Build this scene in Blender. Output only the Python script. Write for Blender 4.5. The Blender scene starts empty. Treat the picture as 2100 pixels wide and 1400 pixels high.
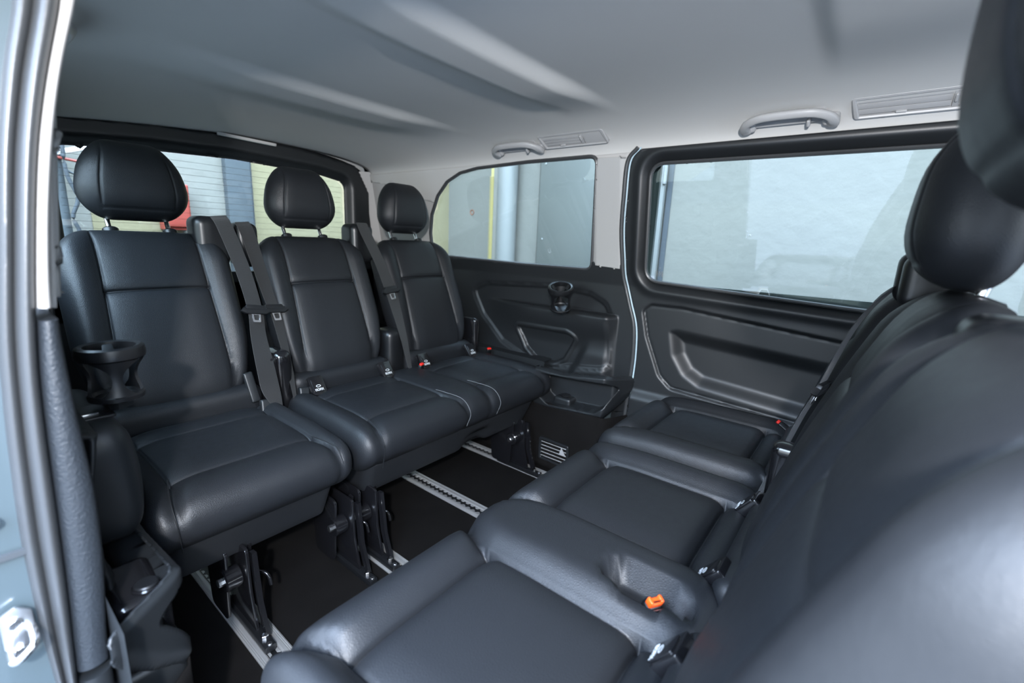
import bpy, bmesh, math, random
import numpy as np
from mathutils import Vector, Matrix
random.seed(4); np.random.seed(4)
C = bpy.context.scene.collection
SC = bpy.context.scene

# ------------------------------------------------------------------ camera, world, lights, exposure
cam_d = bpy.data.cameras.new('camera'); cam = bpy.data.objects.new('camera', cam_d); C.objects.link(cam)
SC.camera = cam
def _cam():
    P = np.array([1050., 700.]); VL = np.array([-170., 440.]) - P; VR = np.array([1805., 525.]) - P
    f = math.sqrt(-(VL @ VR))
    v = np.array([VL[0], VL[1], f]); v /= np.linalg.norm(v)
    u = np.array([VR[0], VR[1], f]); u /= np.linalg.norm(u)
    w = np.cross(u, v)
    R = np.array([u, v, w])
    return f, R
_f, _R = _cam()
cam_d.sensor_width = 36; cam_d.lens = _f * 36 / 2100
cam.matrix_world = Matrix(((_R[0,0], -_R[0,1], -_R[0,2], 0), (_R[1,0], -_R[1,1], -_R[1,2], 0),
                           (_R[2,0], -_R[2,1], -_R[2,2], 1.0), (0, 0, 0, 1)))
cam_d.clip_start = 0.02; cam_d.clip_end = 200
cam_d.dof.use_dof = True; cam_d.dof.focus_distance = 1.25; cam_d.dof.aperture_fstop = 2.6

world = bpy.data.worlds.new('world'); SC.world = world; world.use_nodes = True
wn = world.node_tree.nodes; wl = world.node_tree.links
bg = wn['Background']
tc = wn.new('ShaderNodeTexCoord'); sx = wn.new('ShaderNodeSeparateXYZ'); cr = wn.new('ShaderNodeValToRGB')
wl.new(tc.outputs['Generated'], sx.inputs[0]); wl.new(sx.outputs['Z'], cr.inputs[0]); wl.new(cr.outputs[0], bg.inputs[0])
e_ = cr.color_ramp.elements
e_[0].position = 0.0; e_[0].color = (.17, .19, .20, 1)
e_[1].position = 1.0; e_[1].color = (1.15, 1.5, 2.1, 1)
m_ = e_.new(.18); m_.color = (.30, .34, .37, 1)
m_ = e_.new(.50); m_.color = (1.2, 1.5, 2.0, 1)
bg.inputs[1].default_value = 7.6

def area(name, loc, target, size, power, col, sy=None):
    l = bpy.data.lights.new(name, 'AREA'); l.energy = power; l.color = col; l.size = size
    if sy: l.shape = 'RECTANGLE'; l.size_y = sy
    o = bpy.data.objects.new(name, l); C.objects.link(o); o.location = loc
    o.rotation_euler = (Vector(target) - Vector(loc)).to_track_quat('-Z', 'Y').to_euler()
    return o
area('flash_lamp', (-.32, -.22, 1.265), (1.2, 1.1, .9), .06, 29, (.98, .98, 1.0))
vs = SC.view_settings; vs.view_transform = 'Standard'; vs.look = 'None'; vs.gamma = 1; vs.use_curve_mapping = False
vs.exposure = 1.0

# ------------------------------------------------------------------ materials
def mat(name, col, rough=.5, metal=0., bump=0., bscale=200., bdist=.001, spec=.5, var=0., vscale=3., coat=0., detail=2.):
    m = bpy.data.materials.new(name); m.use_nodes = True; n = m.node_tree.nodes; l = m.node_tree.links
    b = n['Principled BSDF']; b.inputs['Base Color'].default_value = (*col, 1)
    b.inputs['Roughness'].default_value = rough; b.inputs['Metallic'].default_value = metal
    b.inputs['Specular IOR Level'].default_value = spec; b.inputs['Coat Weight'].default_value = coat
    t = n.new('ShaderNodeTexCoord')
    nz = n.new('ShaderNodeTexNoise'); nz.inputs['Scale'].default_value = vscale; nz.inputs['Detail'].default_value = 3
    l.new(t.outputs['Object'], nz.inputs['Vector'])
    mx = n.new('ShaderNodeMix'); mx.data_type = 'RGBA'
    mx.inputs[6].default_value = (*[c*(1-var) for c in col], 1); mx.inputs[7].default_value = (*[min(1, c*(1+var)) for c in col], 1)
    l.new(nz.outputs['Fac'], mx.inputs[0]); l.new(mx.outputs[2], b.inputs['Base Color'])
    if bump:
        nb = n.new('ShaderNodeTexNoise'); nb.inputs['Scale'].default_value = bscale; nb.inputs['Detail'].default_value = detail
        l.new(t.outputs['Object'], nb.inputs['Vector'])
        bp = n.new('ShaderNodeBump'); bp.inputs['Strength'].default_value = bump; bp.inputs['Distance'].default_value = bdist
        l.new(nb.outputs['Fac'], bp.inputs['Height']); l.new(bp.outputs[0], b.inputs['Normal'])
    return m
def leather(name, col, rough):
    m = bpy.data.materials.new(name); m.use_nodes = True; n = m.node_tree.nodes; l = m.node_tree.links
    b = n['Principled BSDF']; b.inputs['Base Color'].default_value = (*col, 1); b.inputs['Roughness'].default_value = rough
    b.inputs['Specular IOR Level'].default_value = .36
    t = n.new('ShaderNodeTexCoord')
    vo = n.new('ShaderNodeTexVoronoi'); vo.feature = 'DISTANCE_TO_EDGE'; vo.inputs['Scale'].default_value = 300
    nz = n.new('ShaderNodeTexNoise'); nz.inputs['Scale'].default_value = 7; nz.inputs['Detail'].default_value = 3
    dist = n.new('ShaderNodeTexNoise'); dist.inputs['Scale'].default_value = 60
    l.new(t.outputs['Object'], vo.inputs['Vector']); l.new(t.outputs['Object'], nz.inputs['Vector']); l.new(t.outputs['Object'], dist.inputs['Vector'])
    bp = n.new('ShaderNodeBump'); bp.inputs['Strength'].default_value = .55; bp.inputs['Distance'].default_value = .0008
    l.new(vo.outputs['Distance'], bp.inputs['Height'])
    b2 = n.new('ShaderNodeBump'); b2.inputs['Strength'].default_value = .25; b2.inputs['Distance'].default_value = .004
    l.new(nz.outputs['Fac'], b2.inputs['Height']); l.new(b2.outputs[0], bp.inputs['Normal']); l.new(bp.outputs[0], b.inputs['Normal'])
    mr = n.new('ShaderNodeMapRange'); mr.inputs['To Min'].default_value = rough-.05; mr.inputs['To Max'].default_value = rough+.07
    l.new(dist.outputs['Fac'], mr.inputs['Value']); l.new(mr.outputs[0], b.inputs['Roughness'])
    return m
M = {}
M['leather'] = leather('black_leather', (.0093, .0105, .0125), .47)
M['vinyl'] = mat('skirt_vinyl', (.008, .009, .0105), .55, bump=.2, bscale=400)
M['headliner'] = mat('headliner_fabric', (.46, .455, .44), .95, bump=.25, bscale=900, bdist=.0006, spec=.1, var=.03)
M['lighttrim'] = mat('light_grey_trim', (.40, .39, .38), .55, bump=.1, bscale=600, bdist=.0003, var=.02)
M['paletrim'] = mat('pale_grey_pillar_trim', (.33, .33, .325), .6, bump=.1, bscale=600, bdist=.0003, var=.02)
M['greyplastic'] = mat('grey_roof_plastic', (.30, .30, .30), .42, bump=.05, bscale=800, var=.02)
M['dark'] = mat('dark_plastic', (.010, .0115, .013), .42, bump=.25, bscale=500, bdist=.0004, var=.05)
M['darker'] = mat('black_plastic', (.006, .0065, .0075), .35, bump=.1, bscale=500, var=.05)
M['textured'] = mat('grained_plastic', (.014, .017, .021), .45, bump=.9, bscale=260, bdist=.0012, var=.05)
M['rubber'] = mat('door_rubber', (.038, .040, .042), .38, var=.06, bump=.2, bscale=300)
M['gloss'] = mat('gloss_black', (.006, .006, .007), .16, spec=.6, coat=.3)
M['carpet'] = mat('black_carpet', (.0095, .0088, .0085), 1., bump=1., bscale=900, bdist=.003, spec=.05, var=.35, vscale=9)
M['alu'] = mat('aluminium', (.40, .40, .395), .42, metal=.6, bump=.2, bscale=60, bdist=.0003, var=.08, vscale=30)
M['chrome'] = mat('chrome', (.85, .85, .86), .12, metal=1.)
M['steel'] = mat('zinc_steel', (.55, .56, .58), .3, metal=1., var=.1)
M['red'] = mat('red_plastic', (.75, .02, .012), .4)
M['orange'] = mat('orange_plastic', (.95, .10, .012), .38)
M['stitch'] = mat('grey_stitching', (.10, .105, .11), .6)
M['white'] = mat('white_print', (.75, .77, .78), .5)
M['body'] = mat('steel_blue_paint', (.05, .067, .075), .3, coat=.6, spec=.5)
M['edgepaint'] = mat('pale_blue_paint', (.40, .52, .58), .35, coat=.5)
def webbing():
    m = bpy.data.materials.new('belt_webbing'); m.use_nodes = True; n = m.node_tree.nodes; l = m.node_tree.links
    b = n['Principled BSDF']; b.inputs['Base Color'].default_value = (.014, .0135, .0135, 1); b.inputs['Roughness'].default_value = .36
    b.inputs['Sheen Weight'].default_value = .3
    t = n.new('ShaderNodeTexCoord'); w = n.new('ShaderNodeTexWave'); w.bands_direction = 'Z'; w.inputs['Scale'].default_value = 160
    w.inputs['Distortion'].default_value = .6
    nz = n.new('ShaderNodeTexNoise'); nz.inputs['Scale'].default_value = 700
    l.new(t.outputs['Object'], w.inputs[0]); l.new(t.outputs['Object'], nz.inputs['Vector'])
    ad = n.new('ShaderNodeMath'); ad.operation = 'ADD'; l.new(w.outputs['Fac'], ad.inputs[0]); l.new(nz.outputs['Fac'], ad.inputs[1])
    bp = n.new('ShaderNodeBump'); bp.inputs['Strength'].default_value = .5; bp.inputs['Distance'].default_value = .0008
    l.new(ad.outputs[0], bp.inputs['Height']); l.new(bp.outputs[0], b.inputs['Normal'])
    return m
M['belt'] = webbing()
def glassmat(name, tint, refl=1.0):
    m = bpy.data.materials.new(name); m.use_nodes = True; n = m.node_tree.nodes; l = m.node_tree.links
    n.remove(n['Principled BSDF']); out = n['Material Output']
    tr = n.new('ShaderNodeBsdfTransparent'); tr.inputs[0].default_value = (*tint, 1)
    gl = n.new('ShaderNodeBsdfGlossy'); gl.inputs['Roughness'].default_value = .01; gl.inputs[0].default_value = (refl, refl, refl, 1)
    lw = n.new('ShaderNodeLayerWeight'); pw = n.new('ShaderNodeMath'); pw.operation = 'POWER'; pw.inputs[1].default_value = 5; l.new(lw.outputs['Facing'], pw.inputs[0])
    lw.inputs['Blend'].default_value = .5
    fr = n.new('ShaderNodeMath'); fr.operation = 'MULTIPLY_ADD'; fr.inputs[1].default_value = .9; fr.inputs[2].default_value = .05; l.new(pw.outputs[0], fr.inputs[0])
    mx = n.new('ShaderNodeMixShader'); l.new(fr.outputs[0], mx.inputs[0]); l.new(tr.outputs[0], mx.inputs[1]); l.new(gl.outputs[0], mx.inputs[2])
    l.new(mx.outputs[0], out.inputs['Surface']); return m
M['glass'] = glassmat('tinted_glass', (.72, .80, .765))
M['glassr'] = glassmat('rear_glass', (.78, .86, .82))
def plaster(name, col, bs=14, bd=.02, var=.05, strength=.22):
    return mat(name, col, .9, bump=strength, bscale=bs, bdist=bd, spec=.1, var=var, vscale=2.5, detail=6)
M['wallteal'] = plaster('painted_plaster', (.122, .117, .102))
M['walllight'] = plaster('pale_plaster', (.165, .156, .134))
M['wallbeige'] = plaster('cream_render', (.19, .162, .096), var=.03)
M['pipe'] = mat('painted_pipe', (.12, .122, .115), .5)
M['panelgreen'] = mat('grey_green_sheet', (.062, .064, .056), .6, bump=.2, bscale=60, bdist=.002, var=.08)
M['asphalt'] = mat('asphalt', (.12, .12, .12), .95, bump=1, bscale=120, bdist=.01, var=.2)
M['yellow'] = mat('yellow_tape', (.33, .27, .10), .7)
M['gapshade'] = mat('dark_gap_and_shade', (.03, .035, .04), .8)  # dark tone for gaps, the cable and the painted shade beside the pipe
M['redpaint'] = mat('red_paint', (.24, .035, .022), .5)
M['whitepaint'] = mat('white_paint', (.8, .8, .8), .5)
M['greypaint'] = plaster('grey_render', (.06, .068, .072), var=.04)
M['speaker'] = mat('speaker_cloth', (.012, .014, .015), .7, bump=1, bscale=1400, bdist=.001)
M['lens'] = mat('pale_lamp_lens', (.14, .18, .175), .25, coat=.5)
M['wire'] = mat('heating_wire', (.20, .18, .15), .6)

# ------------------------------------------------------------------ helpers
def tag(o, label=None, cat=None, group=None, kind=None):
    if label: o['label'] = label
    if cat: o['category'] = cat
    if group: o['group'] = group
    if kind: o['kind'] = kind
    return o
def empty(name, loc=(0, 0, 0), rot=None, mtx=None):
    o = bpy.data.objects.new(name, None); C.objects.link(o); o.empty_display_size = .05
    if mtx is not None: o.matrix_world = mtx
    else:
        o.location = loc
        if rot: o.rotation_euler = rot
    return o
def mk(name, V, F, m, parent=None, smooth=True, ang=None):
    me = bpy.data.meshes.new(name)
    V = np.asarray(V, dtype=float).reshape(-1, 3)
    me.from_pydata(V.tolist(), [], F if isinstance(F, list) else F.tolist())
    me.materials.append(m if not isinstance(m, str) else M[m])
    me.polygons.foreach_set('use_smooth', [smooth]*len(me.polygons))
    me.update()
    o = bpy.data.objects.new(name, me); C.objects.link(o)
    if parent is not None: o.parent = parent
    if smooth and ang: 
        me.set_sharp_from_angle(angle=math.radians(ang))
    return o
def bm_obj(name, bm, m, parent=None, smooth=True, ang=35):
    me = bpy.data.meshes.new(name); bmesh.ops.recalc_face_normals(bm, faces=bm.faces); bm.to_mesh(me); bm.free()
    me.materials.append(M[m] if isinstance(m, str) else m)
    me.polygons.foreach_set('use_smooth', [smooth]*len(me.polygons))
    if smooth: me.set_sharp_from_angle(angle=math.radians(ang))
    o = bpy.data.objects.new(name, me); C.objects.link(o)
    if parent is not None: o.parent = parent
    return o
def copyobj(o, parent=None, off=None):
    c = o.copy(); C.objects.link(c); c.parent = parent
    if off: c.location = Vector(c.location) + Vector(off)
    for ch in list(o.children): copyobj(ch, c)
    return c

def axis(half, r, nc, step, seams=()):
    a = list(-half + r*(1-np.cos(np.linspace(0, math.pi/2, nc+1))))
    inner = np.arange(-half+r, half-r, step)[1:]
    pts = a + list(inner) + [-x for x in a]
    for s in seams:
        pts += [s+d for d in (-.014, -.010, -.007, -.0045, -.0022, 0, .0022, .0045, .007, .010, .014) if abs(s+d) < half-r*.2]
    pts = np.unique(np.round(np.array(pts), 5))
    keep = [pts[0]]
    for p in pts[1:]:
        if p-keep[-1] > .0012: keep.append(p)
    keep[-1] = half
    return np.array(keep)
def rbox(name, size, r, m, parent=None, center=(0, 0, 0), step=.02, nc=5, seams=((), (), ()), deform=None):
    h = np.array(size)/2.; r = np.array([r]*3 if np.isscalar(r) else r, float); r = np.minimum(r, h*.999)
    ax = [axis(h[i], r[i], nc, step, seams[i]) for i in range(3)]
    n = [len(a) for a in ax]
    idx = -np.ones(n, int); mask = np.zeros(n, bool)
    mask[0] = mask[-1] = True; mask[:, 0] = mask[:, -1] = True; mask[:, :, 0] = mask[:, :, -1] = True
    idx[mask] = np.arange(mask.sum()); I = np.argwhere(mask)
    P = np.stack([ax[k][I[:, k]] for k in range(3)], 1)
    q = np.clip(P, -(h-r), h-r); d = (P-q)/r; L = np.linalg.norm(d, axis=1); L[L < 1e-9] = 1
    # remap cube corner -> sphere
    mxd = np.abs(d).max(1); 
    P = q + r*d/L[:, None]*np.where(mxd > 0, mxd, 1)[:, None]
    F = []
    def quads(A, flip):
        a, b, c, e = A[:-1, :-1].ravel(), A[1:, :-1].ravel(), A[1:, 1:].ravel(), A[:-1, 1:].ravel()
        Q = np.stack([a, b, c, e], 1); F.append(Q[:, ::-1] if flip else Q)
    quads(idx[:, :, -1], False); quads(idx[:, :, 0], True)
    quads(idx[-1], False); quads(idx[0], True)
    quads(idx[:, -1, :], True); quads(idx[:, 0, :], False)
    if deform is not None: P = deform(P.copy())
    P = P + np.array(center)
    return mk(name, P, np.concatenate(F), m, parent)

def frames(path, up=(0, 0, 1)):
    P = np.array(path, float); T = np.gradient(P, axis=0); T /= np.linalg.norm(T, axis=1)[:, None]
    U = np.array(up, float); S = np.cross(T, U); nrm = np.linalg.norm(S, axis=1)
    for i in range(len(S)):
        if nrm[i] < 1e-3: S[i] = np.cross(T[i], (1, 0, 0.01)); nrm[i] = np.linalg.norm(S[i])
    S /= nrm[:, None]; N = np.cross(S, T); return P, T, S, N
def smooth_path(pts, n=8, closed=False):
    P = np.array(pts, float); out = []
    k = len(P)
    for i in range(k if closed else k-1):
        p0 = P[(i-1) % k] if (closed or i > 0) else 2*P[0]-P[1]; p1 = P[i]; p2 = P[(i+1) % k]
        p3 = P[(i+2) % k] if (closed or i < k-2) else 2*P[-1]-P[-2]
        for t in np.linspace(0, 1, n, endpoint=False):
            out.append(.5*((2*p1)+(-p0+p2)*t+(2*p0-5*p1+4*p2-p3)*t*t+(-p0+3*p1-3*p2+p3)*t**3))
    if not closed: out.append(P[-1])
    return np.array(out)
def sweep(name, path, prof, m, parent=None, closed=False, up=(0, 0, 1), caps=True, scale=None, ang=40):
    """prof: list of (s,n) section points"""
    P, T, S, N = frames(path, up)
    if closed:
        T = np.roll(P, -1, 0)-np.roll(P, 1, 0); T /= np.linalg.norm(T, axis=1)[:, None]
        S = np.cross(T, up); S /= np.linalg.norm(S, axis=1)[:, None]; N = np.cross(S, T)
    k = len(prof); V = []
    for i in range(len(P)):
        sc = 1 if scale is None else scale[i]
        for a, b in prof: V.append(P[i]+S[i]*a*sc+N[i]*b*sc)
    F = []; L = len(P)
    for i in range(L if closed else L-1):
        for j in range(k):
            F.append([i*k+j, i*k+(j+1) % k, ((i+1) % L)*k+(j+1) % k, ((i+1) % L)*k+j])
    if caps and not closed: F.append(list(range(k))[::-1]); F.append([(L-1)*k+j for j in range(k)])
    return mk(name, V, F, m, parent, True, ang)
def circ(r, k=10, ry=None):
    ry = ry or r; return [(r*math.cos(2*math.pi*i/k), ry*math.sin(2*math.pi*i/k)) for i in range(k)]
def tube(name, path, r, m, parent=None, k=10, closed=False, up=(0, 0, 1)):
    return sweep(name, path, circ(r, k), m, parent, closed, up)
def cyl(name, a, b, r, m, parent=None, k=20, bev=.0, r2=None):
    a = np.array(a, float); b = np.array(b, float); d = b-a; L = np.linalg.norm(d); t = d/L
    r2 = r if r2 is None else r2; bev = bev or min(r*.12, L*.2)
    pr = [(0, 0), (r-bev, 0), (r, bev), (r2, L-bev), (r2-bev, L), (0, L)]
    return lathe(name, pr, m, parent, a, t, k)
def lathe(name, prof, m, parent=None, o=(0, 0, 0), ax=(0, 0, 1), k=24, ang=35):
    ax = np.array(ax, float); ax /= np.linalg.norm(ax); s = np.cross(ax, (0, 0, 1) if abs(ax[2]) < .9 else (1, 0, 0)); s /= np.linalg.norm(s); n = np.cross(ax, s)
    V = []; F = []; o = np.array(o, float)
    for r, z in prof:
        for j in range(k):
            an = 2*math.pi*j/k; V.append(o+ax*z+s*r*math.cos(an)+n*r*math.sin(an))
    for i in range(len(prof)-1):
        for j in range(k): F.append([i*k+j, i*k+(j+1) % k, (i+1)*k+(j+1) % k, (i+1)*k+j])
    ob = mk(name, V, F, m, parent, True)
    bm = bmesh.new(); bm.from_mesh(ob.data); bmesh.ops.remove_doubles(bm, verts=bm.verts, dist=1e-6)
    bmesh.ops.recalc_face_normals(bm, faces=bm.faces); bm.to_mesh(ob.data); bm.free(); ob.data.set_sharp_from_angle(angle=math.radians(ang))
    return ob
def rpoly(pts, r, n=5):
    out = []; k = len(pts)
    rs = [r]*k if np.isscalar(r) else r
    for i in range(k):
        p0, p1, p2 = (np.array(pts[(i+j) % k], float) for j in (-1, 0, 1))
        a = p0-p1; b = p2-p1; la = np.linalg.norm(a); lb = np.linalg.norm(b); a /= la; b /= lb
        th = math.acos(max(-1, min(1, a@b)))
        d = min(rs[i]/max(math.tan(th/2), 1e-6), la*.48, lb*.48)
        A = p1+a*d; B = p1+b*d
        for t in np.linspace(0, 1, n+1): out.append((1-t)**2*A+2*t*(1-t)*p1+t*t*B)
    return np.array(out)
def prism(name, poly, t0, t1, m, parent=None, fr=None, bev=.001, ang=35):
    """extrude 2D polygon (a,b) between t0..t1 along n; fr=(o,ea,eb,en)"""
    o, ea, eb, en = [np.array(x, float) for x in (fr or ((0, 0, 0), (1, 0, 0), (0, 1, 0), (0, 0, 1)))]
    bm = bmesh.new(); vs_ = [bm.verts.new(o+ea*a+eb*b+en*t0) for a, b in poly]
    f = bm.faces.new(vs_); r = bmesh.ops.extrude_face_region(bm, geom=[f])
    bmesh.ops.translate(bm, verts=[g for g in r['geom'] if isinstance(g, bmesh.types.BMVert)], vec=en*(t1-t0))
    bmesh.ops.recalc_face_normals(bm, faces=bm.faces)
    if bev: 
        ed = [e for e in bm.edges if len(e.link_faces) == 2 and e.calc_face_angle(0) > math.radians(50)]
        bmesh.ops.bevel(bm, geom=ed, offset=bev, segments=2, affect='EDGES', profile=.6)
    return bm_obj(name, bm, m, parent, True, ang)
def box(name, a, b, m, parent=None, bev=.002):
    a = np.minimum(a, b) if False else a
    return prism(name, [(a[0], a[1]), (b[0], a[1]), (b[0], b[1]), (a[0], b[1])], a[2], b[2], m, parent, None, bev)
def ring(name, outer, inner, t0, t1, m, parent, fr, bev=.001):
    """frame between two polygons with equal counts"""
    o, ea, eb, en = [np.array(x, float) for x in fr]; n = len(outer); V = []
    def pt(p, t): return o+ea*p[0]+eb*p[1]+en*t
    rows = []
    oo = np.array(outer); ii = np.array(inner)
    d = (ii-oo); L = np.linalg.norm(d, axis=1)[:, None]; d = d/L
    for p, t in ((oo, t0), (oo, t1-bev), (oo+d*bev, t1), (ii-d*bev, t1), (ii, t1-bev), (ii, t0)): rows.append([pt(q, t) for q in p])
    V = [v for r in rows for v in r]; F = []
    for a in range(6):
        b = (a+1) % 6
        for i in range(n): j = (i+1) % n; F.append([a*n+i, a*n+j, b*n+j, b*n+i])
    ob = mk(name, V, F, m, parent, True)
    bm = bmesh.new(); bm.from_mesh(ob.data); bmesh.ops.recalc_face_normals(bm, faces=bm.faces); bm.to_mesh(ob.data); bm.free()
    ob.data.set_sharp_from_angle(angle=math.radians(40)); return ob
def sdf(P, poly):
    """positive inside"""
    A = np.array(poly, float); B = np.roll(A, -1, 0); D = np.full(len(P), 1e9); ins = np.zeros(len(P), bool)
    for a, b in zip(A, B):
        ab = b-a; L2 = ab@ab
        if L2 < 1e-14: continue
        t = np.clip(((P-a)@ab)/L2, 0, 1); q = a+t[:, None]*ab; D = np.minimum(D, np.linalg.norm(P-q, axis=1))
        c = ((a[1] > P[:, 1]) != (b[1] > P[:, 1]))
        with np.errstate(divide='ignore', invalid='ignore'):
            xx = (b[0]-a[0])*(P[:, 1]-a[1])/(b[1]-a[1])+a[0]
        ins ^= c & (P[:, 0] < xx)
    return np.where(ins, D, -D)
def sm(x): x = np.clip(x, 0, 1); return x*x*(3-2*x)
def panel(name, a0, a1, b0, b1, step, outer, holes, disp, mp, m, parent=None, snaps=(), solid=0.):
    A = np.linspace(a0, a1, max(2, int((a1-a0)/step)+1)); B = np.linspace(b0, b1, max(2, int((b1-b0)/step)+1))
    step = max(A[1]-A[0], B[1]-B[0])
    G = np.stack(np.meshgrid(A, B, indexing='ij'), -1); sh = G.shape[:2]; P = G.reshape(-1, 2)
    def sd(P):
        s = np.full(len(P), 1e9)
        if outer is not None: s = np.minimum(s, sdf(P, outer))
        for h in holes: s = np.minimum(s, -sdf(P, h))
        return s
    def snap(P, fn, lo, hi):
        s = fn(P); sel = (s > lo*step) & (s < hi*step)
        for _ in range(4):
            Q = P[sel]
            if not len(Q): break
            e = 1e-4; g = np.stack([(fn(Q+[e, 0])-fn(Q-[e, 0]))/(2*e), (fn(Q+[0, e])-fn(Q-[0, e]))/(2*e)], 1)
            gl = (g**2).sum(1)[:, None]; gl[gl < .2] = 1
            P[sel] = Q-g/gl*fn(Q)[:, None]
        return P
    for sp in snaps: P = snap(P, lambda Q, sp=sp: sdf(Q, sp), -.45, .45)
    if outer is not None or holes: P = snap(P, sd, -.95, .3)
    s = sd(P) if (outer is not None or holes) else np.ones(len(P))
    ok = (s > -1e-3).reshape(sh)
    idx = np.arange(len(P)).reshape(sh)
    f = ok[:-1, :-1] & ok[1:, :-1] & ok[1:, 1:] & ok[:-1, 1:]
    Q = np.stack([idx[:-1, :-1][f], idx[1:, :-1][f], idx[1:, 1:][f], idx[:-1, 1:][f]], 1)
    used = np.unique(Q); rm = -np.ones(len(P), int); rm[used] = np.arange(len(used)); Q = rm[Q]; P = P[used]
    X = mp(P[:, 0], P[:, 1], disp(P) if disp else np.zeros(len(P)))
    o = mk(name, X, Q, m, parent, True)
    if solid:
        md = o.modifiers.new('solid', 'SOLIDIFY'); md.thickness = solid; md.offset = 1 if mp is far_map else -1
    return o
def text(name, s, size, mtx, m, parent, ext=.0002, align='CENTER', xs=1.):
    cu = bpy.data.curves.new(name, 'FONT'); cu.body = s; cu.size = size; cu.align_x = align; cu.align_y = 'CENTER'; cu.extrude = ext
    t = bpy.data.objects.new('tmp', cu); C.objects.link(t)
    dg = bpy.context.evaluated_depsgraph_get(); me = bpy.data.meshes.new_from_object(t.evaluated_get(dg))
    bpy.data.objects.remove(t); me.name = name
    me.transform(mtx @ Matrix.Diagonal((xs, 1, 1, 1)))
    me.materials.clear(); me.materials.append(M[m]); o = bpy.data.objects.new(name, me); C.objects.link(o); o.parent = parent
    return o
def mat4(o, x, y, z):
    return Matrix(((x[0], y[0], z[0], o[0]), (x[1], y[1], z[1], o[1]), (x[2], y[2], z[2], o[2]), (0, 0, 0, 1)))
def unit(v): v = np.array(v, float); return v/np.linalg.norm(v)

# ------------------------------------------------------------------ body shell geometry
CX = .925
def xf(z):                       # inner face of the far side
    z = np.asarray(z, float); return 1.75-.17*np.clip(z-.84, 0, None)
def xn(z):                       # inner face of the near side
    return .085+.62*(1.75-xf(z))
def ceil_h(h, y):
    h = np.clip(np.abs(h), 0, 1); z = 1.33+.115*np.sqrt(np.clip(1-h**4.2, 0, None))
    return z
def droop(x, y):
    return sm((y-1.75)/.66)*(.032+.040*np.clip((CX-x)/.55, 0, 1))
HR = float(xf(1.33))-CX; HL = CX-float(xn(1.33))
def rib(x, y):
    bend = .05*((x-CX)/.7)**2
    def ridge(y0, y1, f, b, d):
        yy = y+bend-.02
        return d*1.3*sm((yy-(y0-f))/f)*(1-sm((yy-y1)/b))
    fade = 1-sm((np.abs(x-CX)-.22)/.36)
    z = ridge(.80, .89, .06, .09, .020)+ridge(1.50, 1.60, .07, .20, .016)
    z = z+.014*(1-sm((y-.13-.02*((x-CX)/.6)**2)/.05))
    return z*fade
def build_ceiling():
    xs = []
    t = np.linspace(-1, 1, 121); tt = np.sign(t)*(1-(1-np.abs(t))**1.9)   # finer near the sides
    ys = np.unique(np.concatenate([np.arange(-1.5, 2.43, .03), np.arange(.06, .24, .01), np.arange(.66, 1.0, .008), np.arange(1.36, 1.85, .012)]))
    kp = [ys[0]]
    for y in ys[1:]:
        if y-kp[-1] > .006: kp.append(y)
    ys = np.array(kp)
    V = []
    for y in ys:
        x = np.where(tt > 0, CX+tt*HR, CX+tt*HL); z = ceil_h(tt, y)-rib(x, np.full_like(x, y))-droop(x, y)*(1-np.abs(tt)**8)
        V.append(np.stack([x, np.full_like(x, y), z], 1))
    nx = len(tt); F = []
    I = np.arange(len(ys)*nx).reshape(len(ys), nx)
    Q = np.stack([I[:-1, :-1].ravel(), I[1:, :-1].ravel(), I[1:, 1:].ravel(), I[:-1, 1:].ravel()], 1)
    o = mk('ceiling', np.concatenate(V), Q, 'headliner'); tag(o, kind='structure')
    md = o.modifiers.new('s', 'SOLIDIFY'); md.thickness = .02; md.offset = -1
build_ceiling()

# floor
fl = box('floor', (-.02, -1.5, -.03), (1.84, 2.46, 0.0), 'carpet', None, .004); tag(fl, kind='structure')

far_map = lambda a, b, d: np.stack([xf(b)-d, a, b], 1)
near_map = lambda a, b, d: np.stack([xn(b)+.62*d, a, b], 1)

QW = rpoly([(1.93, .905), (1.928, 1.02), (1.90, 1.115), (1.838, 1.208), (1.758, 1.272), (1.661, 1.308), (1.547, 1.323), (1.25, 1.331), (.916, 1.331), (.943, .893), (1.3, .893)], [.03, .04, .04, .04, .04, .04, .1, .1, .035, .035, .05], 6)
QWseal = QW
# light upper side panels (pillar to rear) and dark lower panels
def side(prefix, mp, far):
    up = [(.785, .895), (2.42, .895), (2.42, 1.335), (.785, 1.335)]
    o = panel('wall_'+prefix, .785, 2.42, .895, 1.335, .0125, up, [QW], lambda P: .0*P[:, 0], mp, 'lighttrim', None, (), .006)
    tag(o, kind='structure')
    # grey cloth band over the window
    band = panel('upper_trim', .95, 2.42, 1.0, 1.336, .0125, [(.95, 1.20), (.95, 1.336), (2.42, 1.336), (2.42, 1.30), (2.15, 1.262), (1.95, 1.19), (1.85, 1.17)], [rpoly(QW, 0, 1)], lambda P: .0045+0*P[:, 0], mp, 'headliner', o, (), .004)
    # light column trim
    pil = panel('pillar_trim', .79, .95, .90, 1.33, .004, rpoly([(.800, .905), (.943, .914), (.912, 1.322), (.79, 1.318), (.806, 1.10)], .006, 2), [], lambda P: .004+.010*sm((P[:, 0]-.79)/.03)*sm((.945-P[:, 0])/.03), mp, 'paletrim' if far else 'paletrim', o, (), .006)
    return o
wr = side('right', far_map, True)
wlf = side('left', near_map, False)

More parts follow.
